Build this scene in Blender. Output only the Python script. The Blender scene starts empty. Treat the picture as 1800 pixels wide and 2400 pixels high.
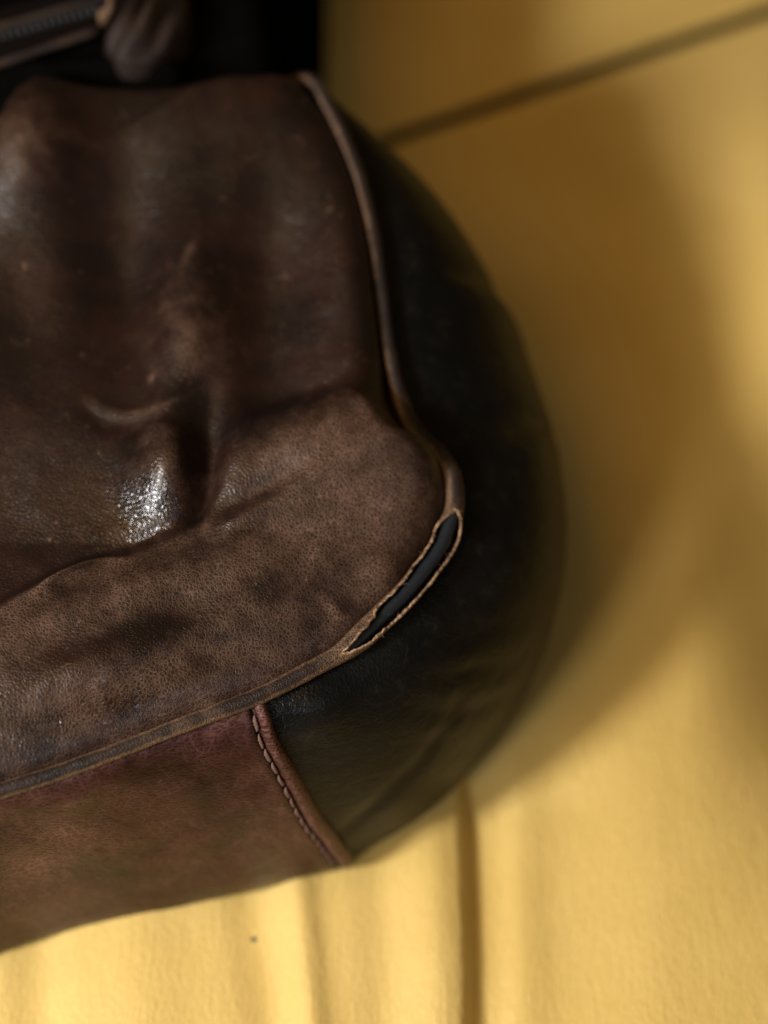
import bpy, bmesh, math, random
import numpy as np
from mathutils import Vector, Matrix

sc = bpy.context.scene
col = sc.collection
R = math.radians
random.seed(5)

# ------------------------------------------------------------------ camera
TILT = R(32)
TGT = np.array([0.0, 0.0, 0.085])
DIST = 0.60
FPX = 50 / 22.3 * 2400
CAM = TGT + DIST * np.array([0, -math.sin(TILT), math.cos(TILT)])
RT = np.array([1.0, 0, 0])
UP = np.array([0, math.cos(TILT), math.sin(TILT)])
FW = np.array([0, math.sin(TILT), -math.cos(TILT)])


def P(u, v, z):
    """point of the place at height z (m) that a photo position looks at"""
    d = FW * FPX + RT * (u - 900) + UP * (1200 - v)
    return CAM + d * ((z - CAM[2]) / d[2])


def UV(x, y, z):
    """photo position of points of the place"""
    X = np.stack([x - CAM[0], y - CAM[1], z - CAM[2]], -1)
    w = X @ FW
    return 900 + FPX * (X @ RT) / w, 1200 - FPX * (X @ UP) / w


cd = bpy.data.cameras.new('camera')
cam = bpy.data.objects.new('camera', cd)
col.objects.link(cam)
cam.location = CAM
cam.rotation_euler = (TILT, 0, 0)
cd.lens = 50
cd.sensor_fit = 'VERTICAL'
cd.sensor_height = 22.3
cd.sensor_width = 22.3 * 0.75
cd.clip_start = 0.02
cd.clip_end = 20
cd.dof.use_dof = True
cd.dof.focus_distance = float((P(800, 1560, 0.083) - CAM) @ FW)
cd.dof.aperture_fstop = 2.2
sc.camera = cam

# ------------------------------------------------------------------ light
world = bpy.data.worlds.new('World')
sc.world = world
world.use_nodes = True
bg = world.node_tree.nodes['Background']
bg.inputs[0].default_value = (1.0, 0.66, 0.27, 1)
bg.inputs[1].default_value = 0.075


def area(name, direction, dist, size, power, colr, aim=(0.02, 0, 0.04)):
    ld = bpy.data.lights.new(name, 'AREA')
    ld.shape = 'RECTANGLE'
    ld.size, ld.size_y = size
    ld.energy = power
    ld.color = colr
    lo = bpy.data.objects.new(name, ld)
    col.objects.link(lo)
    d = Vector(direction).normalized()
    lo.location = Vector(aim) + d * dist
    lo.rotation_euler = d.to_track_quat('Z', 'Y').to_euler()
    return lo


area('room_lamp', (-0.655, -0.40, 0.64), 0.80, (0.12, 0.12), 7.8, (1.0, 1.0, 1.0))
area('room_lamp', (-0.44, -0.64, 0.56), 1.10, (0.20, 0.20), 4.3, (1.0, 0.98, 0.95))
area('warm_lamp', (-0.38, -0.20, 0.90), 1.20, (0.62, 0.62), 4.1, (1.0, 0.57, 0.165))
area('window_light', (0.26, -0.64, 0.72), 1.00, (0.10, 0.10), 0.75, (0.72, 0.86, 1.0))
sc.view_settings.view_transform = 'Standard'
sc.view_settings.look = 'None'
sc.view_settings.exposure = 0
sc.view_settings.gamma = 1

# ------------------------------------------------------------------ helpers
def tag(o, label=None, cat=None, group=None, kind=None):
    for k, v in (('label', label), ('category', cat), ('group', group), ('kind', kind)):
        if v:
            o[k] = v
    return o


def empty(name, loc):
    o = bpy.data.objects.new(name, None)
    o.empty_display_size = 0.05
    o.location = loc
    col.objects.link(o)
    return o


def root_of(o):
    p = Vector((0, 0, 0))
    while o is not None:
        p += o.location
        o = o.parent
    return p


def mesh_obj(name, verts, faces, mats, parent=None, fmat=None, attrs=None, weld=0):
    """verts in world metres; linked as one mesh, local to its parent"""
    v = np.asarray(verts, float)
    if parent is not None:
        v = v - np.array(root_of(parent))
    me = bpy.data.meshes.new(name)
    me.from_pydata(v.tolist(), [], [tuple(int(i) for i in f) for f in faces])
    if not isinstance(mats, (list, tuple)):
        mats = [mats]
    for m in mats:
        me.materials.append(m)
    if fmat is not None:
        me.polygons.foreach_set('material_index', np.asarray(fmat, np.int32))
    for k, a in (attrs or {}).items():
        at = me.attributes.new(k, 'FLOAT', 'POINT')
        at.data.foreach_set('value', np.asarray(a, np.float32))
    if weld:
        bm = bmesh.new()
        bm.from_mesh(me)
        bmesh.ops.remove_doubles(bm, verts=bm.verts, dist=weld)
        bmesh.ops.recalc_face_normals(bm, faces=bm.faces)
        bm.to_mesh(me)
        bm.free()
    me.polygons.foreach_set('use_smooth', np.ones(len(me.polygons), bool))
    me.update()
    o = bpy.data.objects.new(name, me)
    col.objects.link(o)
    if parent is not None:
        o.parent = parent
    return o


def grid_faces(n, m, close=False):
    """faces of an n x m vertex grid"""
    i, j = np.meshgrid(np.arange(n - 1), np.arange(m if close else m - 1), indexing='ij')
    j2 = (j + 1) % m
    return np.stack([i * m + j, (i + 1) * m + j, (i + 1) * m + j2, i * m + j2], -1).reshape(-1, 4)


def hash2(ix, iy, seed):
    h = (ix.astype(np.int64) * 374761393 + iy.astype(np.int64) * 668265263 + seed * 974711) & 0x7fffffff
    h = ((h ^ (h >> 13)) * 1274126177) & 0x7fffffff
    h = h ^ (h >> 16)
    return (h & 0xffff) / 65535.0


def vnoise(x, y, seed=0):
    x0, y0 = np.floor(x), np.floor(y)
    fx, fy = x - x0, y - y0
    fx, fy = fx * fx * fx * (fx * (fx * 6 - 15) + 10), fy * fy * fy * (fy * (fy * 6 - 15) + 10)
    a, b = hash2(x0, y0, seed), hash2(x0 + 1, y0, seed)
    c, d = hash2(x0, y0 + 1, seed), hash2(x0 + 1, y0 + 1, seed)
    return (a + (b - a) * fx) * (1 - fy) + (c + (d - c) * fx) * fy - 0.5


def fbm(x, y, seed=0, o=3):
    r, a = 0, 1.0
    for k in range(o):
        r = r + a * vnoise(x * 2 ** k, y * 2 ** k, seed + 17 * k)
        a *= 0.5
    return r


def sstep(a, b, x):
    t = np.clip((x - a) / (b - a), 0, 1)
    return t * t * (3 - 2 * t)


def spline(pts, n):
    """Catmull-Rom through pts, n samples evenly by length"""
    p = np.asarray(pts, float)
    p = np.vstack([2 * p[0] - p[1], p, 2 * p[-1] - p[-2]])
    out = []
    t = np.linspace(0, 1, 24, endpoint=False)[:, None]
    for i in range(1, len(p) - 2):
        a, b, c, d = p[i - 1], p[i], p[i + 1], p[i + 2]
        out.append(0.5 * (2 * b + (c - a) * t + (2 * a - 5 * b + 4 * c - d) * t ** 2 + (3 * b - a - 3 * c + d) * t ** 3))
    out = np.vstack(out + [p[-2][None]])
    s = np.concatenate([[0], np.cumsum(np.linalg.norm(np.diff(out, axis=0), axis=1))])
    q = np.linspace(0, s[-1], n)
    return np.stack([np.interp(q, s, out[:, k]) for k in range(p.shape[1])], -1)


def smooth1(a, n):
    for _ in range(n):
        b = a.copy()
        b[1:-1] = 0.25 * a[:-2] + 0.5 * a[1:-1] + 0.25 * a[2:]
        a = b
    return a


def tube(path, rad, nseg=14, cap=True):
    p = np.asarray(path, float)
    n = len(p)
    t = np.gradient(p, axis=0)
    t /= np.linalg.norm(t, axis=1)[:, None]
    rad = np.broadcast_to(np.asarray(rad, float), (n,))
    ref = np.array([0, 0, 1.0])
    a = np.cross(t, ref)
    a /= np.linalg.norm(a, axis=1)[:, None] + 1e-12
    b = np.cross(a, t)
    th = np.linspace(0, 2 * np.pi, nseg, endpoint=False)
    v = p[:, None] + rad[:, None, None] * (np.cos(th)[None, :, None] * a[:, None] + np.sin(th)[None, :, None] * b[:, None])
    f = [tuple(x) for x in grid_faces(n, nseg, True)]
    if cap:
        f += [tuple(range(nseg)), tuple(range((n - 1) * nseg, n * nseg))[::-1]]
    return v.reshape(-1, 3), f


# ------------------------------------------------------------------ materials
class NT:
    def __init__(self, name):
        self.m = bpy.data.materials.new(name)
        self.m.use_nodes = True
        self.t = self.m.node_tree
        self.b = self.t.nodes['Principled BSDF']

    def n(self, typ, **kw):
        nd = self.t.nodes.new(typ)
        for k, v in kw.items():
            setattr(nd, k, v)
        return nd

    def l(self, a, b):
        self.t.links.new(a, b)

    def put(self, sock, v):
        if isinstance(v, bpy.types.NodeSocket):
            self.l(v, sock)
        else:
            sock.default_value = v

    def math(self, op, a, b=0.0, clamp=False):
        nd = self.n('ShaderNodeMath', operation=op, use_clamp=clamp)
        self.put(nd.inputs[0], a)
        self.put(nd.inputs[1], b)
        return nd.outputs[0]

    def ramp(self, x, a, b, lo=0.0, hi=1.0):
        nd = self.n('ShaderNodeMapRange', interpolation_type='SMOOTHSTEP')
        self.put(nd.inputs[0], x)
        for i, v in zip((1, 2, 3, 4), (a, b, lo, hi)):
            nd.inputs[i].default_value = v
        return nd.outputs[0]

    def mix(self, f, a, b, mode='MIX'):
        nd = self.n('ShaderNodeMix', data_type='RGBA', blend_type=mode)
        self.put(nd.inputs[0], f)
        self.put(nd.inputs[6], a if isinstance(a, bpy.types.NodeSocket) else (*a, 1))
        self.put(nd.inputs[7], b if isinstance(b, bpy.types.NodeSocket) else (*b, 1))
        return nd.outputs[2]

    def coord(self, scale=(1, 1, 1), rot=(0, 0, 0)):
        tc = self.n('ShaderNodeTexCoord')
        mp = self.n('ShaderNodeMapping')
        mp.inputs['Scale'].default_value = scale
        mp.inputs['Rotation'].default_value = rot
        self.l(tc.outputs['Object'], mp.inputs[0])
        return mp.outputs[0]

    def noise(self, vec, scale, detail=3, rough=0.55, dist=0.0):
        nd = self.n('ShaderNodeTexNoise')
        self.l(vec, nd.inputs['Vector'])
        nd.inputs['Scale'].default_value = scale
        nd.inputs['Detail'].default_value = detail
        nd.inputs['Roughness'].default_value = rough
        nd.inputs['Distortion'].default_value = dist
        return nd.outputs[0]

    def voro(self, vec, scale, feature='F1', rand=1.0):
        nd = self.n('ShaderNodeTexVoronoi', feature=feature)
        self.l(vec, nd.inputs['Vector'])
        nd.inputs['Scale'].default_value = scale
        nd.inputs['Randomness'].default_value = rand
        return nd.outputs['Distance']

    def warp(self, vec, scale, amount):
        nd = self.n('ShaderNodeTexNoise')
        self.l(vec, nd.inputs['Vector'])
        nd.inputs['Scale'].default_value = scale
        nd.inputs['Detail'].default_value = 2
        sub = self.n('ShaderNodeVectorMath', operation='SUBTRACT')
        self.l(nd.outputs[1], sub.inputs[0])
        sub.inputs[1].default_value = (0.5, 0.5, 0.5)
        mul = self.n('ShaderNodeVectorMath', operation='SCALE')
        self.l(sub.outputs[0], mul.inputs[0])
        mul.inputs['Scale'].default_value = amount
        add = self.n('ShaderNodeVectorMath', operation='ADD')
        self.l(vec, add.inputs[0])
        self.l(mul.outputs[0], add.inputs[1])
        return add.outputs[0]

    def attr(self, name):
        return self.n('ShaderNodeAttribute', attribute_name=name).outputs['Fac']

    def bump(self, h, strength, dist, prev=None):
        nd = self.n('ShaderNodeBump')
        nd.inputs['Strength'].default_value = strength
        nd.inputs['Distance'].default_value = dist
        self.l(h, nd.inputs['Height'])
        if prev is not None:
            self.l(prev, nd.inputs['Normal'])
        return nd.outputs[0]

    def done(self, color, rough, normal=None, spec=0.5, coat=None):
        self.put(self.b.inputs['Base Color'], color if isinstance(color, bpy.types.NodeSocket) else (*color, 1))
        self.put(self.b.inputs['Roughness'], rough)
        if normal is not None:
            self.l(normal, self.b.inputs['Normal'])
        self.put(self.b.inputs['Specular IOR Level'], spec)
        return self.m


def leather(name, dark, warm, tan, grain=1000, stretch=(1, 1, 1), rot=(0, 0, 0), rough=0.42, bump=0.6,
            wear_attr=True, spec=0.5, fold=0.0, scuffs=0.5, polish=False, creases=0.0):
    k = NT(name)
    c0 = k.coord()
    c = k.coord(stretch, rot)
    cw = k.warp(c, 260, 0.0011)
    blotch = k.noise(c0, 38, 4, 0.6)
    mid = k.noise(c0, 170, 4, 0.65)
    fine = k.noise(cw, 1500, 3, 0.6)
    cell = k.voro(cw, grain, 'DISTANCE_TO_EDGE')
    big = k.voro(cw, grain * 0.5, 'F1')
    crack = k.ramp(cell, 0.015, 0.15, 1, 0)
    pore = k.ramp(big, 0.12, 0.42, 1, 0)
    colr = k.mix(k.ramp(blotch, 0.38, 0.62), dark, warm)
    colr = k.mix(k.math('MULTIPLY', k.ramp(mid, 0.4, 0.66), 0.35), colr, dark)
    if wear_attr:
        w = k.math('ADD', k.attr('wear'), k.math('MULTIPLY', k.math('SUBTRACT', mid, 0.5), 0.65))
        w = k.math('ADD', w, k.math('MULTIPLY', k.math('SUBTRACT', blotch, 0.5), 0.8))
        w = k.ramp(w, 0.12, 0.95)
    else:
        w = k.ramp(mid, 0.5, 0.8, 0, 0.4)
    wf = k.math('ADD', k.math('MULTIPLY', crack, 0.72), k.math('MULTIPLY', k.ramp(fine, 0.36, 0.66), 0.40))
    wf = k.math('ADD', wf, 0.16)
    colr = k.mix(k.math('MULTIPLY', w, wf, True), colr, tan)
    colr = k.mix(k.math('MULTIPLY', k.math('MULTIPLY', pore, w), 0.34), colr, dark)
    # thin scuffs and scratches
    ln = k.noise(k.coord((1, 1, 1), (0, 0, 0.5)), 75, 3, 0.6, 0.6)
    line = k.ramp(k.math('ABSOLUTE', k.math('SUBTRACT', ln, 0.5)), 0.0, 0.006, 1, 0)
    gate = k.ramp(k.noise(c0, 105, 2), 0.60, 0.70)
    sc_ = k.math('MULTIPLY', k.math('MULTIPLY', line, gate), scuffs)
    s2 = k.noise(k.coord((1.0, 0.22, 1.0), (0, 0, R(-48))), 150, 3, 0.6, 0.3)
    l2 = k.ramp(k.math('ABSOLUTE', k.math('SUBTRACT', s2, 0.52)), 0.0, 0.008, 1, 0)
    g2 = k.ramp(k.noise(k.coord((1, 1, 1), (0, 0, 1.1)), 140, 2), 0.62, 0.70)
    s3 = k.noise(k.coord((0.2, 1.0, 1.0), (0, 0, R(-30))), 190, 3, 0.6, 0.3)
    l3 = k.ramp(k.math('ABSOLUTE', k.math('SUBTRACT', s3, 0.5)), 0.0, 0.007, 1, 0)
    g3 = k.ramp(k.noise(k.coord((1, 1, 1), (0, 0, 2.3)), 120, 2), 0.63, 0.71)
    sc_ = k.math('ADD', sc_, k.math('MULTIPLY', k.math('ADD', k.math('MULTIPLY', l2, g2), k.math('MULTIPLY', l3, g3)), scuffs * 1.1), True)
    colr = k.mix(sc_, colr, tan)
    rg = k.math('ADD', k.math('MULTIPLY', k.math('SUBTRACT', mid, 0.5), 0.12), rough)
    rg = k.math('ADD', rg, k.math('MULTIPLY', w, 0.07))
    if polish:
        rg = k.math('SUBTRACT', rg, k.math('MULTIPLY', k.attr('polish'), 0.19))
    h = k.math('ADD', k.ramp(cell, 0.0, 0.30), k.math('MULTIPLY', fine, 0.22))
    nrm = k.bump(h, bump, 0.00016)
    nrm = k.bump(mid, 0.15, 0.0008, nrm)
    if creases:
        cn = k.noise(k.warp(k.coord((1, 1.5, 1)), 60, 0.006), 105, 3, 0.6, 0.5)
        cl = k.ramp(k.math('ABSOLUTE', k.math('SUBTRACT', cn, 0.5)), 0.0, 0.030, 0, 1)
        cg = k.ramp(k.noise(c0, 48, 2), 0.48, 0.62)
        nrm = k.bump(k.math('MULTIPLY', k.math('SUBTRACT', cl, 1.0), cg), creases, 0.0004, nrm)
    if fold:
        nrm = k.bump(k.noise(k.coord((1, 5, 5), (0, 0.0, R(35))), 42, 4, 0.6, 0.7), fold, 0.003, nrm)
    return k.done(colr, rg, nrm, spec)


M = {}
M['brown'] = leather('worn_brown_leather', (0.0072, 0.0036, 0.0027), (0.0150, 0.0060, 0.0040), (0.142, 0.080, 0.052),
                     grain=1050, rough=0.36, bump=0.40, spec=0.33, polish=True, creases=0.14)
M['base'] = leather('base_brown_leather', (0.0140, 0.0044, 0.0036), (0.027, 0.0068, 0.0053), (0.140, 0.062, 0.048),
                    grain=800, stretch=(0.5, 1.25, 1.25), rot=(0, 0, R(-14)), rough=0.38, bump=0.45, spec=0.2, creases=0.2, polish=True)
M['black'] = leather('black_leather', (0.0024, 0.0025, 0.0025), (0.0046, 0.0043, 0.0038), (0.035, 0.028, 0.021),
                     grain=850, rough=0.44, bump=0.35, wear_attr=False, fold=0.16, scuffs=0.1, spec=0.17, creases=0.22, polish=True)
M['pipe'] = leather('piping_leather', (0.011, 0.0068, 0.0054), (0.021, 0.0125, 0.0095), (0.18, 0.105, 0.060),
                    grain=1300, rough=0.5, bump=0.6, scuffs=0.3, spec=0.22)
k = NT('raw_leather_edge')
c = k.coord()
M['raw'] = k.done(k.mix(k.ramp(k.noise(c, 420, 4, 0.7), 0.32, 0.68), (0.055, 0.029, 0.017), (0.40, 0.255, 0.145)), 0.9,
                  k.bump(k.noise(c, 2200, 3), 0.8, 0.0004), 0.2)
k = NT('inner_leather')
M['inner'] = k.done((0.016, 0.010, 0.007), 0.8, None, 0.2)
k = NT('black_plastic_core')
c = k.coord((1, 1, 1), (0, 0, R(-35)))
scr = k.ramp(k.voro(k.warp(c, 400, 0.002), 260, 'F1'), 0.03, 0.09, 1, 0)
M['core'] = k.done(k.mix(k.math('MULTIPLY', scr, 0.5), (0.010, 0.0125, 0.016), (0.12, 0.13, 0.14)),
                   k.math('ADD', k.math('MULTIPLY', k.noise(c, 600, 3), 0.25), 0.22),
                   k.bump(k.noise(c, 1200, 3), 0.25, 0.0002), 0.5)
k = NT('thread')
c = k.coord()
M['thread'] = k.done(k.mix(k.noise(c, 1500, 2), (0.060, 0.030, 0.022), (0.17, 0.095, 0.075)), 0.75, None, 0.25)
k = NT('zip_tape_cloth')
c = k.coord()
M['tape'] = k.done(k.mix(k.noise(c, 500, 3), (0.0025, 0.0018, 0.0015), (0.006, 0.004, 0.0034)), 0.95, None, 0.03)
k = NT('dark_suede')
c = k.coord()
M['lining'] = k.done(k.mix(k.noise(c, 300, 3), (0.0012, 0.001, 0.001), (0.003, 0.0026, 0.0022)), 0.95, k.bump(k.noise(c, 60, 3), .4, .002), 0.0)
k = NT('dull_zip_metal')
k.b.inputs['Metallic'].default_value = 0.8
M['metal'] = k.done((0.07, 0.07, 0.072), 0.5)
k = NT('tarnished_brass')
k.b.inputs['Metallic'].default_value = 0.6
M['brass'] = k.done((0.30, 0.18, 0.085), 0.5)

k = NT('mustard_leather')
c0 = k.coord()
c = k.coord((1.7, 0.75, 1.0), (0, 0, R(-6)))
cw = k.warp(c, 120, 0.004)
n1 = k.noise(c0, 14, 3)
n2 = k.noise(cw, 420, 4, 0.6)
n3 = k.voro(cw, 420, 'DISTANCE_TO_EDGE')
wr = k.noise(k.coord((3.2, 0.75, 1.0), (0, 0, R(12))), 170, 4, 0.6, 0.9)
colr = k.mix(k.ramp(n1, 0.35, 0.65), (0.55, 0.380, 0.107), (0.61, 0.430, 0.136))
colr = k.mix(k.math('MULTIPLY', k.ramp(n3, 0.0, 0.12, 1, 0), 0.14), colr, (0.38, 0.225, 0.05))
nr = k.bump(k.math('ADD', k.math('MULTIPLY', k.ramp(n3, 0, 0.3), 0.5), k.math('MULTIPLY', n2, 0.8)), 0.40, 0.00026)
nr = k.bump(wr, 0.52, 0.0008, nr)
M['sofa'] = k.done(colr, k.math('ADD', k.math('MULTIPLY', n2, 0.2), 0.38), nr, 0.45)

# ------------------------------------------------------------------ the sofa
S0, S1 = P(890, 314, 0)[:2], P(1800, 8, 0)[:2]
SE = (S1 - S0) / np.linalg.norm(S1 - S0)       # along the seam between the cushions
SN = np.array([SE[1], -SE[0]])                 # towards the viewer


def sofa_h(x, y):
    """relief of the seat leather, metres"""
    u, v = UV(x, y, 0 * x)
    h = 0.0026 * fbm(x * 9, y * 6, 3)
    fade = sstep(1650, 2000, v)
    uu = u - 30 * np.sin((v - 1900) / 420) * fade
    def ridge(c, w, a):
        return a * np.exp(-((uu - c) / w) ** 2)
    # soft upright folds in front of the bag
    f = ridge(690 + (v - 2200) * .05, 42, .0030) - ridge(585 + (v - 2200) * .12, 60, .0022)
    f += ridge(300, 110, .0024) - ridge(70, 70, .0026) - ridge(880, 60, .0016) + ridge(1010, 70, .0020)
    h = h + f * sstep(1750, 2050, v)
    # the deep crease: steep on its left, easy on its right
    cx = 1098 + 12 * np.sin(v / 300)
    dcr = u - cx
    prof = -.0058 * sstep(-30, 10, dcr) - .0010 * sstep(-90, -10, dcr) + .0015 * (1 + np.tanh((dcr - 88) / 28)) * (dcr > -40) - .0010 * (1 + np.tanh((dcr - 165) / 45)) * .5 * (dcr > -40) + .0048 * sstep(170, 460, dcr)
    h = h + prof * sstep(1640, 1900, v)
    # swell by the right border
    h = h + .012 * np.exp(-((u - 1860) / 120) ** 2 - ((v - 620) / 330) ** 2)
    h = h - .030 * sstep(1600, 2060, u) * np.exp(-((v - 1400) / 430) ** 2)
    return h


def axis(lo, hi, a, b, fine, coarse):
    left = np.arange(a, lo, -coarse)[::-1] if a > lo else np.array([])
    return np.concatenate([np.linspace(lo, a, max(2, int((a - lo) / coarse)), endpoint=False),
                           np.linspace(a, b, int((b - a) / fine), endpoint=False),
                           np.linspace(b, hi, max(2, int((hi - b) / coarse)))])


def cushion(name, sign, parent):
    aa = axis(-.62, .62, -.26, .20, .0014, .02)
    gap, rr = .0032, .0016
    arc = np.linspace(0, math.pi / 2, 9)
    if sign > 0:
        bb = axis(.022, .56, .0221, .40, .0014, .02)
    else:
        bb = axis(.022, .40, .0221, .12, .0016, .02)
    # (distance from the seam, drop)
    prof = [(gap, -.060), (gap, -.030)] + [(gap + rr * (1 - math.cos(t)), -rr * 1.0 * (1 - math.sin(t))) for t in arc]
    prof += [(gap + rr + .004, .0), (gap + rr + .008, 0)] + [(b, 0) for b in bb]
    prof += [(bb[-1] + .012, -.006), (bb[-1] + .018, -.022), (bb[-1] + .018, -.12)]
    pb = np.array(prof)
    A, B = np.meshgrid(aa, pb[:, 0], indexing='ij')
    Dz = np.broadcast_to(pb[:, 1], A.shape)
    wob = .0012 * vnoise(A * 18, A * 0 + 3.3, 8)
    x = S0[0] + SE[0] * A + sign * SN[0] * (B + wob)
    y = S0[1] + SE[1] * A + sign * SN[1] * (B + wob)
    w = sstep(.004, .05, B)
    z = Dz + (0 if sign > 0 else -.002) + sofa_h(x, y) * w - .003 * (1 - sstep(.0, .06, B))
    f = grid_faces(*A.shape)
    if sign > 0:
        f = f[:, ::-1]
    return mesh_obj(name, np.stack([x, y, z], -1).reshape(-1, 3), f, M['sofa'], parent)


sofa = tag(empty('sofa', (0, 0, -.12)), 'mustard yellow leather sofa creased under the brown bag', 'sofa')
cushion('seat_cushion', 1, sofa)
cushion('seat_cushion', -1, sofa)
# added near-black strip: the gap's shade painted as colour between the cushions
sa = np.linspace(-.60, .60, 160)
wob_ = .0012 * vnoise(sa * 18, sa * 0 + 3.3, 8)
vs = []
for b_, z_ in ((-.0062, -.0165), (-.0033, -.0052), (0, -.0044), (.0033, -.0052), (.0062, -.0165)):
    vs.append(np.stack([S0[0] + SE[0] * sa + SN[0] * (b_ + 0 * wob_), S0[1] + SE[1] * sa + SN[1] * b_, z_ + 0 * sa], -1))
k = NT('gap_shade_black')
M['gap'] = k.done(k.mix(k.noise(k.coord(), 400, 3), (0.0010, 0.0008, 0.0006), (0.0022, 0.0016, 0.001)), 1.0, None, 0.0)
mesh_obj('gap_shade_strip', np.array(vs).reshape(-1, 3), grid_faces(5, 160), M['gap'], sofa)

# ------------------------------------------------------------------ the bag: piping path
ZP = .080


def zplane(y):
    """the front panel rises towards the bag's top"""
    return ZP + .18 * np.clip(y + .01, 0, .16)


def PT(u, v):
    z = ZP
    for _ in range(6):
        z = float(zplane(P(u, v, z)[1]))
    return P(u, v, z)


pipe_px = [(600, 150), (694, 158), (735, 190), (770, 248), (808, 325), (838, 400), (857, 466), (874, 540), (886, 607), (895, 680), (905, 759),
           (919, 850), (935, 920), (960, 985), (990, 1027), (1030, 1066), (1056, 1110), (1064, 1150), (1062, 1195), (1036, 1271), (995, 1335),
           (947, 1396), (892, 1450), (839, 1500), (795, 1533), (742, 1562), (670, 1600), (600, 1634), (500, 1672),
           (400, 1710), (300, 1750), (200, 1788), (100, 1823), (0, 1855)]
out_px = [(646, 118), (706, 146), (752, 188), (815, 245), (895, 325), (955, 405), (1005, 490), (1042, 550), (1085, 620), (1125, 690), (1172, 762),
          (1225, 845), (1258, 905), (1285, 970), (1300, 1030), (1310, 1085), (1315, 1130), (1318, 1180), (1318, 1270), (1302, 1410), (1255, 1540),
          (1180, 1680), (1105, 1780), (1030, 1850), (960, 1900), (905, 1935), (855, 1965), (808, 1988), (650, 2016),
          (500, 2052), (369, 2084), (240, 2108), (130, 2130), (15, 2152)]
zb_list = [.040] * 14 + [.036, .036, .035, .035, .034, .032, .030, .027, .025, .024, .022, .020, .018, .017] + [.016] * 6
pp = [PT(u, v) for (u, v) in pipe_px]
pp[0][2] -= .012
pp[1][2] -= .005
bb_ = [P(u, v, z) for (u, v), z in zip(out_px, zb_list)]
# beyond the left border: bottom edge, far corner, far side
e = (pp[-1] - pp[-7])
e[2] = 0
e /= np.linalg.norm(e)
nrm_out = np.array([-e[1], e[0], 0])           # out of the bag, towards the viewer
if nrm_out[1] > 0:
    nrm_out = -nrm_out
bo = float((bb_[-1] - pp[-1])[:2] @ nrm_out[:2])
for dd in (.03, .06, .09, .12, .15, .18):
    pp.append(pp[33] + e * dd)
    bb_.append(pp[-1] + nrm_out * bo * 1.0 + np.array([0, 0, .016 - pp[-1][2]]))
cc = pp[-1] - nrm_out * .045
for a in (22, 45, 68, 90):
    dirv = nrm_out * math.cos(R(a)) + e * math.sin(R(a))
    pp.append(cc + dirv * .045)
    bb_.append(pp[-1] + dirv * (bo + .006) + np.array([0, 0, .03 - pp[-1][2]]))
for dd in (.04, .08, .12, .15):
    pp.append(cc + e * .045 - nrm_out * dd)
    bb_.append(pp[-1] + e * bo + np.array([0, 0, .035 - pp[-1][2]]))
ol = spline(np.array([(700, 120)] + out_px + [(-250, 2205)], float), 900)
betas = np.arange(.0015, .075, .0004)
beta = []
tn = np.gradient(np.array(pp)[:, :2], axis=0)
on = np.stack([tn[:, 1], -tn[:, 0]], -1) / np.linalg.norm(tn, axis=1)[:, None]
if on[22] @ np.array([1, -1]) < 0:
    on = -on
nin = len(pipe_px)
for q in range(nin):
    zq = zb_list[q]
    bx = pp[q][0] + on[q, 0] * betas
    by = pp[q][1] + on[q, 1] * betas
    uu_, vv_ = UV(bx, by, 0 * bx + zq)
    dd_ = np.hypot(uu_[:, None] - ol[None, :, 0], vv_[:, None] - ol[None, :, 1]).min(1)
    beta.append(betas[dd_.argmin()])
beta = np.array(beta)
beta[:3] = .0015
for _ in range(3):
    beta = smooth1(beta, 1)
for q in range(nin):
    bb_[q] = np.array([pp[q][0] + on[q, 0] * beta[q], pp[q][1] + on[q, 1] * beta[q], zb_list[q]])
off = beta[-1]
for q in range(nin, len(pp)):
    bb_[q] = np.array([pp[q][0] + on[q, 0] * off, pp[q][1] + on[q, 1] * off, bb_[q][2]])
NS = 1500
both = spline(np.hstack([np.array(pp), np.array(bb_)]), NS)
PATH, BUL = smooth1(both[:, :3], 12), smooth1(both[:, 3:], 600)
TAN = np.gradient(PATH, axis=0)
TAN /= np.linalg.norm(TAN, axis=1)[:, None]
OUT = np.stack([TAN[:, 1], -TAN[:, 0], 0 * TAN[:, 0]], -1)
OUT = OUT / np.linalg.norm(OUT, axis=1)[:, None]
ctr = PATH[:, :2].mean(0)
if ((PATH[700, :2] - ctr) @ OUT[700, :2]) < 0:
    OUT = -OUT
ARC = np.concatenate([[0], np.cumsum(np.linalg.norm(np.diff(PATH, axis=0), axis=1))])


def near_s(u, v):
    q = PT(u, v)
    return ARC[np.argmin(((PATH - q) ** 2).sum(1))]


bag = tag(empty('travel_bag', (-.10, -.02, 0)),
          'worn dark brown leather bag with torn corner piping lying on the yellow sofa', 'bag')

# ---- the wall round the front panel
NT_ = 84


def wall_point(i, t):
    """i: path sample (float array), t 0..1 down the wall -> xyz"""
    i0 = np.clip(i.astype(int), 0, NS - 2)
    fr = (i - i0)[..., None]
    p = PATH[i0] * (1 - fr) + PATH[i0 + 1] * fr
    b = BUL[i0] * (1 - fr) + BUL[i0 + 1] * fr
    o = OUT[i0] * (1 - fr) + OUT[i0 + 1] * fr
    d = b - p
    d[..., 2] = 0
    zp = p[..., 2] - .0024
    zb = b[..., 2]
    a = np.clip(t / .72, 0, 1) * math.pi / 2
    low = np.clip((t - .72) / .28, 0, 1)
    k = np.sin(a) ** 1.15 - .22 * low ** 2
    z = np.where(t < .72, zb + (zp - zb) * np.cos(a) ** .95, zb - (zb - .0005) * np.sin(low * math.pi / 2))
    q = p - o * .0006 + d * k[..., None]
    q[..., 2] = z
    return q


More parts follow.
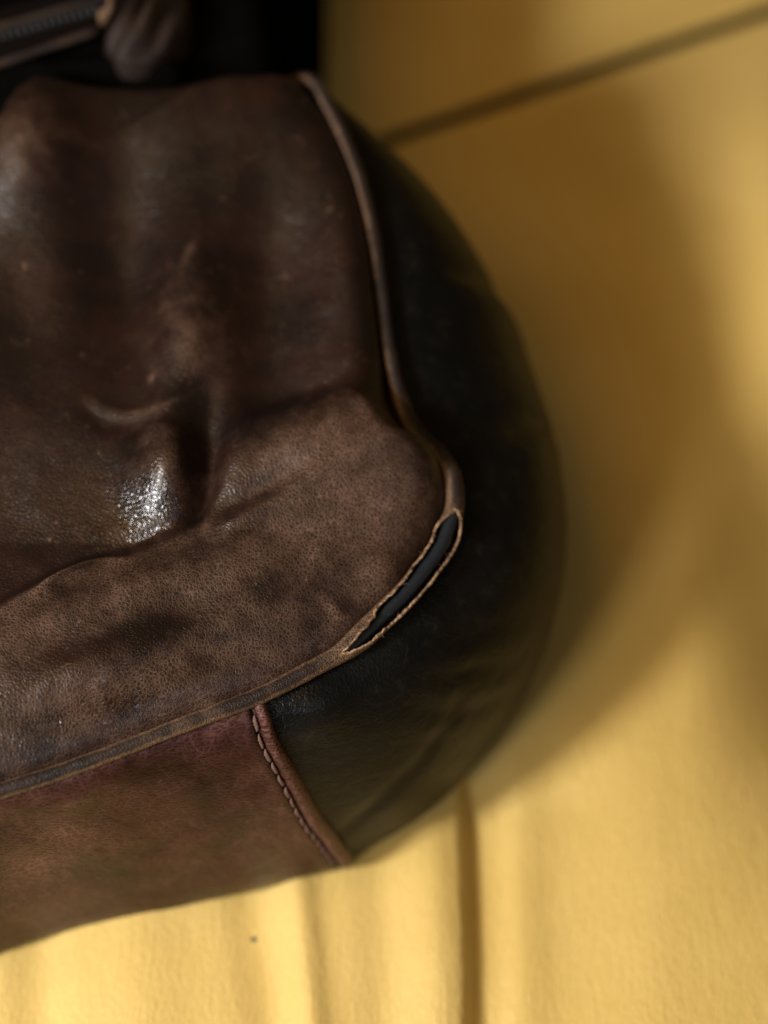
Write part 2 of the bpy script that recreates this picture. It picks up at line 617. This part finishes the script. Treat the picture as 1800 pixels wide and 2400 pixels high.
ii = np.concatenate([np.arange(0, 1000, 2.0), np.arange(1000, NS - 1, 8.0)])
tt = np.linspace(0, 1, NT_)
I, T = np.meshgrid(ii, tt, indexing='ij')
W = wall_point(I, T)
du = np.gradient(W, axis=0)
dv = np.gradient(W, axis=1)
WN = np.cross(du, dv)
WN /= np.linalg.norm(WN, axis=-1)[..., None] + 1e-12
if WN[200, 30] @ OUT[int(ii[200])] < 0:
    WN = -WN
AR = np.interp(I, np.arange(NS), ARC)
lump = .0022 * fbm(AR * 20, T * 2.0, 5, 2) * np.sin(T * np.pi) ** .7
# creases running round the gusset
for (s_at, t0, t1, w, dp) in ((near_s(880, 590), .2, .8, .0036, .0011), (near_s(955, 985), .1, .8, .0050, .0005),
                              (near_s(1000, 1040), .25, .8, .0028, .0009)):
    wav = s_at + .004 * np.sin(T * 7 + s_at * 90)
    lump -= dp * np.exp(-((AR - wav) / w) ** 2) * sstep(t0, t0 + .1, T) * (1 - sstep(t1 - .15, t1, T))
    lump += dp * .8 * np.exp(-((AR - wav - w * 2.0) / (w * 1.6)) ** 2) * sstep(t0, t0 + .1, T) * (1 - sstep(t1 - .15, t1, T))
# fan of small wrinkles low on the corner
sc0 = near_s(960, 1385)
fan = np.exp(-((AR - sc0) / .016) ** 2 - ((T - .50) / .20) ** 2)
lump += .00042 * fan * np.sin((T * 40 + (AR - sc0) * 520) + 2.2 * fbm(AR * 120, T * 9, 2))
fan2 = np.exp(-((AR - near_s(800, 1533)) / .020) ** 2 - ((T - .62) / .16) ** 2)
lump -= .0011 * fan2 * np.exp(-((T - .60 - (AR - near_s(800, 1533)) * 6) / .035) ** 2)
lump += .0026 * np.exp(-((AR - near_s(715, 1580)) / .0075) ** 2 - ((T - .20) / .13) ** 2)
Wd = W + WN * lump[..., None]
ug, vg = UV(Wd[..., 0], Wd[..., 1], Wd[..., 2])
polg = np.exp(-((ug - 690) / 75) ** 2 - ((vg - 1640 + .4 * (ug - 690)) / 40) ** 2)
mesh_obj('side_gusset', Wd.reshape(-1, 3), grid_faces(*I.shape), M['black'], bag, attrs={'polish': polg.ravel()})

# ---- brown base panel wrapped over the bottom, hemmed edge on the right
s_edge = near_s(604, 1632)
i_edge = np.interp(s_edge, ARC, np.arange(NS))
qs = np.concatenate([np.linspace(0, .0065, 22), np.linspace(.007, .10, 110), np.linspace(.104, .245, 40)])
tb = np.linspace(0.0, 1, 90)
Q, TB = np.meshgrid(qs, tb, indexing='ij')
# the edge leans a little to the right on its way down
edge_line = np.array([(598, 1600), (621, 1645), (648, 1728), (683, 1784), (714, 1838), (748, 1896), (791, 1954), (818, 1991), (850, 2040)], float)
cand = np.arange(-.045, .025, .0003)
lean_t = []
for t_ in tb:
    ic = np.interp(s_edge + cand, ARC, np.arange(NS))
    wpt = wall_point(ic, 0 * ic + t_)
    u1, v1 = UV(wpt[:, 0], wpt[:, 1], wpt[:, 2])
    lean_t.append(cand[np.abs(u1 - np.interp(v1, edge_line[:, 1], edge_line[:, 0])).argmin()])
lean_t = smooth1(np.array(lean_t), 8)
lean = lean_t[None] * np.exp(-Q / .09)
IB = np.interp(s_edge + Q + lean, ARC, np.arange(NS))
W2 = wall_point(IB, TB)
N2 = np.cross(np.gradient(W2, axis=0), np.gradient(W2, axis=1))
N2 /= np.linalg.norm(N2, axis=-1)[..., None] + 1e-12
if N2[60, 40] @ OUT[int(i_edge) + 80] < 0:
    N2 = -N2
AB = np.interp(IB, np.arange(NS), ARC)
hem = .0029 * np.sqrt(np.clip(1 - ((Q - .0018) / .0019) ** 2, 0, 1))
flat = .0019 * sstep(.0030, .0050, Q) + .0004 * np.exp(-((Q - .0055) / .0015) ** 2)
lift = np.where(Q < .0036, np.maximum(hem, flat * .6), flat)
lift = lift * (1 + .10 * fbm(TB * 30, Q * 400, 9)) + .0018 * fbm(AB * 24, TB * 2.4, 12) * sstep(.004, .02, Q)
lift += .0030 * fbm(AB * 22, TB * 2.2, 5) * np.sin(TB * np.pi) ** .7 * 0.6 * sstep(.0, .004, Q)
wearb = .30 + .55 * (1 - sstep(.0006, .0042, Q)) + .10 * np.exp(-(TB / .12) ** 2) + .3 * np.exp(-((TB - .62) / .12) ** 2) * np.exp(-Q / .03)
wearb += .18 * sstep(.04, .10, Q)
ub, vb_ = UV(W2[..., 0], W2[..., 1], W2[..., 2])
wearb += .5 * np.exp(-((ub - 90) / 60) ** 2 - ((vb_ - 2015) / 22) ** 2) + .35 * np.exp(-((ub - 150) / 70) ** 2 - ((vb_ - 1940) / 30) ** 2)
polb = 0.0 * np.exp(-((ub - 130) / 170) ** 2 - ((vb_ - 1885 + .37 * (ub - 110)) / 60) ** 2)
lift += .0018 * np.exp(-((ub - 175) / 75) ** 2 - ((vb_ - 1870 + .37 * (ub - 110)) / 55) ** 2)
base = mesh_obj('base_panel', (W2 + N2 * lift[..., None]).reshape(-1, 3), grid_faces(*Q.shape), M['base'], bag,
                attrs={'wear': wearb.ravel(), 'polish': polb.ravel()})

# stitches along the hem
def stitch_mesh():
    n, seg = 13, 8
    L, rad = .0044, .00052
    x = np.linspace(-.5, .5, n)
    pts = np.stack([x * L, .00025 * np.sin(x * 5), .00055 * (1 - (2 * np.abs(x)) ** 2.6)], -1)
    r = rad * np.clip(1 - (2 * np.abs(x)) ** 4, .25, 1)
    v, f = tube(pts, r, seg)
    v = v.reshape(n, seg, 3)
    cen = pts[:, None]
    d = v - cen
    th = np.arctan2(d[..., 2], d[..., 1])
    d = d * (1 + .28 * np.cos(2 * (th + x[:, None] * 16)))[..., None]
    v = (cen + d).reshape(-1, 3)
    me = bpy.data.meshes.new('stitch')
    me.from_pydata(v.tolist(), [], f)
    me.materials.append(M['thread'])
    me.polygons.foreach_set('use_smooth', np.ones(len(me.polygons), bool))
    return me


sm = stitch_mesh()
iq = int(np.argmin(np.abs(qs - .0041)))
line = (W2 + N2 * (lift + .0000)[..., None])[iq]
lnrm = N2[iq]
larc = np.concatenate([[0], np.cumsum(np.linalg.norm(np.diff(line, axis=0), axis=1))])
bagloc = np.array(bag.location)
sq = .0060
while sq < larc[-1] - .004:
    p = np.array([np.interp(sq, larc, line[:, k_]) for k_ in range(3)])
    p2 = np.array([np.interp(sq + .002, larc, line[:, k_]) for k_ in range(3)])
    nn = np.array([np.interp(sq, larc, lnrm[:, k_]) for k_ in range(3)])
    tx = (p2 - p) / np.linalg.norm(p2 - p)
    nn = nn - tx * (nn @ tx)
    nn /= np.linalg.norm(nn)
    ty = np.cross(nn, tx)
    ang = R(random.uniform(6, 13))
    tx, ty = tx * math.cos(ang) - ty * math.sin(ang), ty * math.cos(ang) + tx * math.sin(ang)
    so = bpy.data.objects.new('stitch', sm)
    col.objects.link(so)
    so.parent = bag
    mw = Matrix(((tx[0], ty[0], nn[0]), (tx[1], ty[1], nn[1]), (tx[2], ty[2], nn[2])))
    so.rotation_euler = mw.to_euler()
    so.location = Vector(p + nn * .00035 - bagloc)
    so.scale = (random.uniform(.94, 1.08), random.uniform(.9, 1.15), 1)
    sq += .0049 * random.uniform(.95, 1.05)

# ---- piping: leather sleeve, torn open over the corner, round a plastic core
sT0, sT1 = near_s(1061, 1203), near_s(790, 1537)
RS = .00232
fine_s = np.concatenate([np.arange(0, sT0 - .004, .0009), np.arange(sT0 - .004, sT1 + .006, .00022),
                         np.arange(sT1 + .006, ARC[-1], .0012)])
pth = np.stack([np.interp(fine_s, ARC, PATH[:, k_]) for k_ in range(3)], -1)
tan = np.gradient(pth, axis=0)
tan /= np.linalg.norm(tan, axis=1)[:, None]
outv = np.stack([np.interp(fine_s, ARC, OUT[:, k_]) for k_ in range(3)], -1)
outv -= tan * (outv * tan).sum(1)[:, None]
outv /= np.linalg.norm(outv, axis=1)[:, None]
upv = np.cross(tan, outv)
upv *= np.sign(upv[:, 2])[:, None]
xi = (fine_s - sT0) / (sT1 - sT0)
inside = (xi > 0) & (xi < 1)
z0 = np.zeros_like(fine_s)
rag = 9 * fbm(fine_s * 900, z0, 21, 3) + 16 * vnoise(fine_s * 260, z0, 4)
rag2 = 9 * fbm(fine_s * 900, z0 + 5, 31, 3) + 13 * vnoise(fine_s * 230, z0 + 2, 44)
# how far the hole reaches towards the panel (hi) and towards the gusset (lo), degrees from the hole's middle
opn = sstep(0, .035, xi)
hi = opn * np.interp(xi, [0, .02, .06, .12, .145, .17, .24, .45, .62, .70, .74, .84, .93, 1], [26, 32, 48, 92, 104, 82, 74, 66, 60, 54, 32, 18, 6, 0]) + rag * opn * (1 - sstep(.9, 1, xi)) * .9
lo = opn * np.interp(xi, [0, .02, .06, .12, .16, .22, .3, .5, .7, .85, .95, 1], [34, 44, 48, 54, 84, 70, 64, 60, 57, 52, 32, 0]) + rag2 * opn * (1 - sstep(.9, 1, xi)) * .7
hi = np.where(inside, np.maximum(hi, 0), 0)
lo = np.where(inside, np.maximum(lo, 0), 0)
flare = sstep(-.02, .12, xi) * (1 - sstep(.80, 1.04, xi))
lump1 = 1 + .05 * fbm(fine_s * 160, z0, 51) + .03 * vnoise(fine_s * 500, z0, 6)
lift_p = np.exp(-((xi - .22) / .28) ** 2)
pth = pth + upv * (.0011 * lift_p)[:, None] + outv * (.0007 * lift_p)[:, None]
bulk = (1 - .22 * (1 - sstep(near_s(905, 760), near_s(1000, 1040), fine_s))) * RS * (1 - .12 * sstep(sT1, sT1 + .05, fine_s)) * lump1
# sleeve wider by the tear's upper end
bulk = bulk * (1 + .10 * np.exp(-((fine_s - sT0 + .008) / .008) ** 2))
rad = bulk * (1 + .46 * flare)
THC = R(68)
NA = 40
lam = np.linspace(0, 1, NA)
aS = THC + np.radians(hi)
aE = THC + 2 * np.pi - np.radians(lo)
ang = aS[:, None] + (aE - aS)[:, None] * lam[None]
def ring(r):
    return pth[:, None] + r[..., None] * (np.cos(ang)[..., None] * outv[:, None] + np.sin(ang)[..., None] * upv[:, None])
lipcurl = 1 + .07 * flare[:, None] * (np.exp(-lam / .05) + np.exp(-(1 - lam) / .05))[None]
thick = .00062
rr_o = rad[:, None] * lipcurl
outer = ring(rr_o)
inner = ring(rr_o - thick)
n_ = len(fine_s)
V = np.concatenate([outer.reshape(-1, 3), inner.reshape(-1, 3)])
fo = grid_faces(n_, NA)
sel = slice(None)
fi = grid_faces(n_, NA)[:, ::-1] + n_ * NA
jr = np.arange(n_ - 1)
rim = []
for j in (0, NA - 1):
    a = jr * NA + j
    b = (jr + 1) * NA + j
    rim.append(np.stack([a, b, b + n_ * NA, a + n_ * NA], -1))
rim = np.concatenate(rim)
torn = inside[jr] | inside[jr + 1]
rim = rim[np.concatenate([torn, torn])]
segin = np.repeat((xi[jr] > -.06) & (xi[jr] < 1.08), NA - 1)
fi = fi[segin]
fm = np.concatenate([np.zeros(len(fo)), np.full(len(fi), 1), np.full(len(rim), 2)])
# blunt end walls where the hole begins
wp = .12 + .35 * fbm(fine_s * 120, z0, 61)[:, None] + 0 * lam[None]
wp = wp + .35 * np.exp(-np.minimum(np.abs(xi), np.abs(xi - 1))[:, None] / .1)
side = np.abs(np.sin((ang - R(72)) / 2))
wp = wp + .75 * sstep(.22, .55, side + .08 * fbm(fine_s * 500, z0, 66)[:, None])
wp = wp + .6 * (inside[:, None] * (np.exp(-lam / .06) + np.exp(-(1 - lam) / .06))[None])
wp = wp - .22 * (1 - sstep(near_s(900, 730), near_s(1000, 1040), fine_s))[:, None]
wear_p = np.concatenate([wp.ravel(), wp.ravel()])
F_all = np.concatenate([fo, fi, rim])
used = np.unique(F_all)
remap = np.full(len(V), -1)
remap[used] = np.arange(len(used))
piping = mesh_obj('piping', V[used], remap[F_all], [M['pipe'], M['inner'], M['raw']], bag, fmat=fm,
                  attrs={'wear': wear_p[used]}, weld=2e-6)

# the pale frayed lips of the tear
def lip(j, rj):
    msk = inside
    c_ = pth + (rad * lipcurl[:, j] - thick * .5)[:, None] * (np.cos(ang[:, j])[:, None] * outv + np.sin(ang[:, j])[:, None] * upv)
    c_ = c_[msk]
    rr_ = rj * (1 + .6 * fbm(fine_s[msk] * 700, z0[msk] + j, 71))
    ends = np.minimum(xi[msk], 1 - xi[msk])
    return c_, rr_ * np.clip(ends / .02, .35, 1)
va, fa = tube(*lip(0, .00036), 8)
vb, fb = tube(*lip(NA - 1, .00036), 8)
i0 = int(np.argmax(inside))
jj = np.linspace(0, 1, 12)
angE = THC + np.radians(hi[i0 + 4]) * (1 - jj) - np.radians(lo[i0 + 4]) * jj
ce = pth[i0][None] + (rad[i0] - thick * .4) * (np.cos(angE)[:, None] * outv[i0] + np.sin(angE)[:, None] * upv[i0])
vc, fc = tube(ce, .00040, 8)
fr_v = np.concatenate([va, vb, vc])
fr_f = list(fa) + [tuple(x + len(va) for x in f) for f in fb] + [tuple(x + len(va) + len(vb) for x in f) for f in fc]
rng = np.random.default_rng(4)
for _ in range(20):
    j_ = 0 if rng.random() < .5 else NA - 1
    q_ = rng.choice(np.where(inside)[0][6:-6])
    a_ = ang[q_, j_]
    p0_ = pth[q_] + (rad[q_] * lipcurl[q_, j_] - thick * .5) * (math.cos(a_) * outv[q_] + math.sin(a_) * upv[q_])
    dr_ = rng.normal(size=3) * .5 + upv[q_] * .7 + (1 if j_ == 0 else -1) * outv[q_] * .5 * rng.normal() + tan[q_] * rng.normal() * .6
    ln_ = rng.uniform(.0005, .0016)
    k1 = rng.normal(size=3) * .35
    ts_ = np.linspace(0, 1, 6)[:, None]
    vh, fh = tube(p0_ + dr_ * ln_ * ts_ + k1 * ln_ * ts_ ** 2, .00006 * (1 - .6 * ts_[:, 0]), 4)
    fr_f += [tuple(x + len(fr_v) for x in f_) for f_ in fh]
    fr_v = np.concatenate([fr_v, vh])
mesh_obj('frayed_edge', fr_v, fr_f, M['raw'], piping)

cm = (fine_s > sT0 - .006) & (fine_s < sT1 + .006)
cp = pth[cm] + upv[cm] * .0001 - outv[cm] * .0001
v, f = tube(cp, .00186, 20)
mesh_obj('piping_core', v, f, M['core'], bag)

# ---- front panel
EDGE = PATH[::3, :2]
top_px = [(-1700, 430), (-300, 430), (-60, 370), (0, 285), (40, 205), (78, 170), (200, 186), (400, 182), (560, 152), (640, 138), (700, 165), (745, 205)]
tpu, tpv = np.array(top_px, float).T
step = .00062
x0, x1 = PATH[:, 0].min(), PATH[:, 0].max()
y0, y1 = PATH[:, 1].min(), .17
# finer where the frame looks, coarser beyond its left border
xs = np.concatenate([np.arange(x0, -.125, .003), np.arange(-.125, x1 + .002, step)])
ys = np.arange(y0 - .002, y1, step)
X, Y = np.meshgrid(xs, ys, indexing='ij')


def edge_dist(x, y):
    """distance to the piping, positive inside"""
    q = np.stack([x.ravel(), y.ravel()], -1)
    best = np.full(len(q), 1e9)
    arg = np.zeros(len(q), int)
    for k0 in range(0, len(EDGE), 40):
        e_ = EDGE[k0:k0 + 40]
        d = ((q[:, None, 0] - e_[None, :, 0]) ** 2 + (q[:, None, 1] - e_[None, :, 1]) ** 2)
        a = d.argmin(1)
        dm = d[np.arange(len(q)), a]
        m = dm < best
        best[m] = dm[m]
        arg[m] = a[m] + k0
    i = arg * 3
    sgn = -((q - PATH[i, :2]) * OUT[i, :2]).sum(1)
    d = np.where(np.abs(sgn) > .6 * np.sqrt(best), np.sign(sgn) * np.sqrt(best), sgn)
    return d.reshape(x.shape), PATH[i, 2].reshape(x.shape)


Dm, Ze = edge_dist(X, Y)
Ze = zplane(Y)
U, Vv = UV(X, Y, Ze + .011)


def g(u0, v0, su, sv, rot=0):
    c_, s_ = math.cos(R(rot)), math.sin(R(rot))
    a, b = U - u0, Vv - v0
    return np.exp(-((a * c_ + b * s_) / su) ** 2 - ((-a * s_ + b * c_) / sv) ** 2)


def curve_v(pts):
    p = np.array(pts, float)
    gu = np.arange(-1700, 1200, 4.0)
    gv = smooth1(np.interp(gu, p[:, 0], p[:, 1]), 30)
    return np.interp(U, gu, gv)


# crest of the low roll; qv > 0 is on the roll's side
roll_line = curve_v([(-1700, 2000), (-300, 1560), (0, 1440), (120, 1372), (210, 1332), (330, 1300), (460, 1252), (580, 1204), (700, 1140), (800, 1070), (900, 1025), (960, 1010), (1100, 1000)])
dome_line = curve_v([(-1700, 2000), (-300, 1560), (0, 1440), (120, 1372), (210, 1332), (330, 1300), (440, 1258), (485, 1238), (515, 1175), (545, 1090), (590, 1020), (650, 975), (720, 952), (800, 945), (900, 958), (960, 985), (1100, 990)])
drdu = np.gradient(dome_line, axis=0) / np.maximum(np.gradient(U, axis=0), 1e-6)
qv = (Vv - roll_line) * .000120
qd = (Vv - dome_line) * .000128 / np.sqrt(1 + np.clip(np.abs(drdu), 0, 2.5) ** 2)
leftish = 1 - sstep(480, 560, U)                # the crest melts into the dome on the right
dpos = np.clip(Dm, 0, None)
rl = np.clip(dpos / (dpos + np.clip(qv, 0, None) + 1e-6), 0, 1)
A_roll = .0150
roll = A_roll * (.62 * np.sqrt(np.clip(1 - (1 - rl) ** 2, 0, 1)) + .38 * np.sin(rl * math.pi / 2))
rightm = sstep(760, 930, U)
drop_w = .0075 + .0025 * (1 - leftish) + .014 * rightm
above = sstep(0, drop_w, -qd)
H = np.where(qv >= 0, roll, A_roll * (1 - above * (.86 * leftish + .78 * (1 - leftish) * (1 - .45 * rightm))))
# edge on the right side: the panel swells from the seam
swell = 1 - np.exp(-dpos / .009)
ct_ = PT(985, 1335)
tearf = np.exp(-(((X - ct_[0]) ** 2 + (Y - ct_[1]) ** 2) / .021 ** 2))
ct2 = PT(1010, 1245)
tear2 = np.exp(-(((X - ct2[0]) ** 2 + (Y - ct2[1]) ** 2) / .013 ** 2))
cb_ = PT(940, 965)
bend = np.exp(-(((X - cb_[0]) ** 2 + (Y - cb_[1]) ** 2) / .016 ** 2))
H = H * np.sqrt(1 - (1 - np.clip((dpos - .0016 * sstep(0, .004, -qv) - .0022 * bend) / (.010 * bend + (.004 + .007 * sstep(0, .008, -np.maximum(qv, qd))) + .010 * tear2), 0, 1)) ** 2)
H = H + .0062 * swell * above
# large shapes of the soft panel
B = 0
B = B - .0085 * g(290, 590, 125, 270) - .0080 * g(625, 640, 125, 260) - .0012 * g(420, 400, 230, 130) - .0020 * g(620, 840, 110, 90)
B = B + .0045 * g(436, 730, 95, 240, 3)                         # upright ridge
B = B + .0090 * g(402, 1085, 98, 112, 6)                       # its foot, where the lamp glances
B = B - .0065 * g(476, 1060, 52, 150, 0)                        # the pit beside it
B = B - .0012 * g(640, 900, 190, 50, 4)                         # fold above the dome
B = B + .0024 * g(705, 1050, 130, 80, -12)
cr3 = curve_v([(-1700, 1320), (440, 1262), (580, 1204), (700, 1140), (790, 1080), (1100, 1000)])
B = B + (.0007 * np.exp(-((Vv - cr3 - 8) / 26) ** 2) - .0012 * np.exp(-((Vv - cr3 + 34) / 30) ** 2)) * sstep(470, 540, U) * (1 - sstep(660, 800, U))                      # the dome
B = B + .0010 * g(830, 830, 50, 60) + .0015 * g(800, 480, 60, 220)
B = B + .0090 * g(60, 320, 110, 150, 20)
B = B - .0030 * g(60, 700, 120, 200) + .0004 * g(120, 1080, 120, 130)
B = B - .0030 * g(330, 1290, 140, 45, -15)
# the smiling crease
cr = curve_v([(-1700, 860), (100, 860), (180, 890), (240, 932), (330, 950), (400, 932), (450, 905), (700, 850), (1100, 800)])
cw_ = sstep(150, 230, U) * (1 - sstep(410, 470, U))
dq = Vv - cr
B = B + cw_ * (.0003 * np.exp(-(dq / 16) ** 2) - .0006 * np.exp(-((dq - 34) / 28) ** 2))
# fold at the roll's left end
cr2 = curve_v([(-1700, 1500), (0, 1460), (110, 1370), (165, 1322), (210, 1303), (262, 1300), (330, 1320), (1100, 1400)])
B = B + .0009 * np.exp(-((Vv - cr2) / 16) ** 2) * sstep(60, 130, U) * (1 - sstep(250, 330, U))
B = B + .0011 * fbm(X * 22, Y * 22, 41, 3)
B = B + .00022 * fbm(X * 120, Y * 120, 43, 2)
H = H + B * np.clip(dpos / .012, 0, 1) ** .8
# a few dents on the roll itself
H = H + (.0007 * fbm(X * 40, Y * 40, 47, 2) + .0020 * g(215, 1552, 170, 46, -22) - .0012 * g(430, 1420, 90, 40, -20) + .0010 * g(420, 1590, 120, 34, -20)) * (qv > 0) * np.clip(dpos / .008, 0, 1)
Z = Ze - .0022 + H - (.0014 + .0022 * tearf) * np.exp(-((dpos - .001) / (.0016 + .0016 * tearf)) ** 2)
Z = np.where(Dm < 0, Ze - .0022, Z)
# over the top edge the panel turns down into the opening
vt = np.interp(U, tpu, tpv) - 36
tdn = np.clip((vt + 34 - Vv) / 110, 0, 1.6)
Z = Z - .030 * tdn ** 1.8
wear = .08 + .50 * sstep(-.006, .022, np.maximum(qv, qd * .35) + .004 * leftish) * (.55 + .45 * np.clip(rl * 1.2, 0, 1)) * sstep(-100, 420, U)
wear = wear + .25 * sstep(-.004, .006, qv) * (1 - sstep(-100, 420, U))
wear += .30 * g(735, 1070, 170, 105, -12) + .22 * g(428, 740, 90, 240, 4) + .30 * g(350, 1080, 90, 120) + .25 * g(60, 300, 110, 130)
wear += .24 * cw_ * np.exp(-((dq + 4) / 12) ** 2) + .5 * np.exp(-((Vv - cr2) / 10) ** 2) * sstep(60, 130, U) * (1 - sstep(250, 330, U))
wear += .45 * g(350, 860, 7, 12, 10) + .35 * g(440, 560, 12, 30, 20) + .5 * g(775, 1400, 24, 10, 30) + .25 * g(900, 1330, 60, 50)
wear += .22 * np.exp(-((qv - .0) / .004) ** 2) * leftish
wear -= .35 * g(330, 1480, 150, 45, -22) + .25 * g(120, 1560, 120, 40, -25) + .2 * g(640, 1370, 90, 40)
wear += .3 * np.exp(-(dpos / .0022) ** 2)
keep = (Dm > -.0016) & (Vv > vt - 110)
kc = keep[:-1, :-1] & keep[1:, :-1] & keep[1:, 1:] & keep[:-1, 1:]
F = grid_faces(*X.shape).reshape(X.shape[0] - 1, X.shape[1] - 1, 4)[kc]
used = np.unique(F)
remap = np.full(X.size, -1)
remap[used] = np.arange(len(used))
VV = np.stack([X, Y, Z], -1).reshape(-1, 3)[used]
front = mesh_obj('front_panel', VV, remap[F], M['brown'], bag, attrs={'wear': wear.ravel()[used], 'polish': (g(345, 1185, 120, 100) + 1.1 * g(255, 1610, 190, 55, -22)).ravel()[used]})

# ---- dark back half of the bag with the zip, behind the front panel
ZB = .101
tx_ = np.arange(-.36, .0, .002)
uR = 738
pr = P(uR, 100, ZB)
xr = pr[0]
tx_ = np.concatenate([np.arange(-.36, xr - .024, .002), np.linspace(xr - .024, xr, 26)])
ty_ = np.arange(P(400, 560, ZB)[1], .30, .002)
TX, TY = np.meshgrid(tx_, ty_, indexing='ij')
fall = np.clip((TX - (xr - .022)) / .022, 0, 1)
TZ = ZB - ZB * (1 - np.sqrt(np.clip(1 - fall ** 2.2, 0, 1)))
TZ = TZ + .004 * fbm(TX * 25, TY * 25, 77, 3) * (1 - fall)
u_, v_ = UV(TX, TY, 0 * TX + ZB)
TZ = TZ - .034 * sstep(215, 330, v_)
TZ = TZ + .006 * np.exp(-((v_ - 172 + (u_ - 150) * .03) / 22) ** 2) * (u_ < 420) - .010 * np.exp(-(((u_ - 560) / 120) ** 2 + ((v_ - 140) / 90) ** 2))
mesh_obj('back_panel', np.stack([TX, TY, TZ], -1).reshape(-1, 3), grid_faces(*TX.shape), M['lining'], bag)


def line3(a, b, z, n=40, ext=.10):
    A, Bq = P(*a, z), P(*b, z)
    d = (A - Bq) / np.linalg.norm(A - Bq)
    return np.linspace(A + d * ext, Bq, n)


# tape between the binding cord and the teeth
zt = .106
def strip(name, a0, b0, a1, b1, z, mat, parent, th=.0012):
    l0, l1 = line3(a0, b0, z), line3(a1, b1, z)
    n = len(l0)
    rows = []
    for w in np.linspace(0, 1, 6):
        rows.append(l0 * (1 - w) + l1 * w + np.array([0, 0, .0008 * math.sin(w * math.pi)]))
    v = np.array(rows)
    lowv = v.copy()
    lowv[..., 2] -= th
    vv = np.concatenate([v.reshape(-1, 3), lowv.reshape(-1, 3)])
    f = [tuple(x) for x in grid_faces(6, n)] + [tuple(x[::-1] + 6 * n) for x in grid_faces(6, n)]
    for r_ in (0, 5):
        for q in range(n - 1):
            a, b = r_ * n + q, r_ * n + q + 1
            f.append((a, b, b + 6 * n, a + 6 * n))
    return mesh_obj(name, vv, f, mat, parent)


tape = strip('zip_tape', (0, 148), (300, 56), (0, 20), (330, -60), zt, M['tape'], bag)
v, f = tube(line3((0, 150), (232, 70), zt + .0022), .00135, 10)
mesh_obj('binding_cord', v, f, M['pipe'], bag, attrs={'wear': np.full(len(v), .12)})
v, f = tube(line3((0, 62), (300, -22), zt + .0016), .0011, 10)
mesh_obj('binding_cord', v, f, M['pipe'], bag, attrs={'wear': np.full(len(v), .12)})
# teeth
bm = bmesh.new()
bmesh.ops.create_cube(bm, size=1)
bmesh.ops.scale(bm, vec=(.0012, .0032, .0020), verts=bm.verts)
bmesh.ops.bevel(bm, geom=bm.edges[:], offset=.0003, segments=1, affect='EDGES')
tm = bpy.data.meshes.new('tooth')
bm.to_mesh(tm)
bm.free()
tm.materials.append(M['metal'])
ta, tb_ = P(0, 84, zt + .0022), P(215, 24, zt + .0022)
dirt = (tb_ - ta) / np.linalg.norm(tb_ - ta)
tl = np.array(root_of(tape))
for q in range(-16, 15):
    o = bpy.data.objects.new('tooth', tm)
    col.objects.link(o)
    o.parent = tape
    o.location = Vector(ta + dirt * .0021 * q - tl)
    o.rotation_euler = (0, 0, math.atan2(dirt[1], dirt[0]) + R(random.uniform(-4, 4)))
# leather tab gathered over the end of the zip
lx = np.linspace(205, 500, 90)
ly = np.linspace(-80, 195, 90)
LU, LV = np.meshgrid(lx, ly, indexing='ij')
base_pts = np.array([[P(a, b, zt) for b in ly] for a in lx])
along = (LU - 350) * .72 - (LV - 60) * .69
across = (LU - 350) * .69 + (LV - 60) * .72
env = np.clip(1 - ((along + 5) / 125) ** 2 - (across / 82) ** 2, 0, 1) ** .7
zz = .0065 * env + env * (.0022 * np.sin(across / 9 + .8 * np.sin(along / 26) + along / 60) + .0024 * np.exp(-((across - 12) / 14) ** 2))
zz -= .009 * (1 - np.clip(env * 3, 0, 1))
base_pts[..., 2] += zz
mesh_obj('zip_end_tab', base_pts.reshape(-1, 3), [f_ for f_ in grid_faces(90, 90) if env.ravel()[f_].max() > .01], M['pipe'], bag, attrs={'wear': (-.1 + .25 * env).ravel()})
# puller cord end with its brass stop
pl = np.array([P(268, -60, zt + .010), P(262, -10, zt + .011), P(256, 18, zt + .0105), P(246, 38, zt + .008), P(240, 52, zt + .005)])
v, f = tube(spline(pl, 30), .0012, 10)
mesh_obj('puller_cord', v, f, M['pipe'], bag, attrs={'wear': np.full(len(v), .7)})
ctrp = P(243, 36, zt + .007)
bm = bmesh.new()
bmesh.ops.create_uvsphere(bm, u_segments=14, v_segments=10, radius=1)
for vx in bm.verts:
    vx.co = Vector((vx.co.x * .0017, vx.co.y * .0022, vx.co.z * .0015 * (1 if vx.co.z > 0 else .7))) + Vector(ctrp) - bag.location
me = bpy.data.meshes.new('zip_stop')
bm.to_mesh(me)
bm.free()
me.materials.append(M['brass'])
for p_ in me.polygons:
    p_.use_smooth = True
o = bpy.data.objects.new('zip_stop', me)
col.objects.link(o)
o.parent = bag

# ---- speck on the seat
c0_ = P(594, 2196, 0)
hz = float(sofa_h(np.array([c0_[0]]), np.array([c0_[1]]))[0])
bm = bmesh.new()
bmesh.ops.create_icosphere(bm, subdivisions=2, radius=1)
for vx in bm.verts:
    r_ = 1 + .25 * math.sin(vx.co.x * 5 + vx.co.y * 3)
    vx.co = Vector((vx.co.x * .00085 * r_, vx.co.y * .0007 * r_, vx.co.z * .0003))
me = bpy.data.meshes.new('speck')
bm.to_mesh(me)
bm.free()
k = NT('green_speck')
me.materials.append(k.done((0.05, 0.065, 0.035), 0.8))
o = bpy.data.objects.new('speck', me)
o.location = (c0_[0], c0_[1], hz + .0002)
col.objects.link(o)
tag(o, 'tiny dark green speck on the yellow leather below the bag', 'speck')
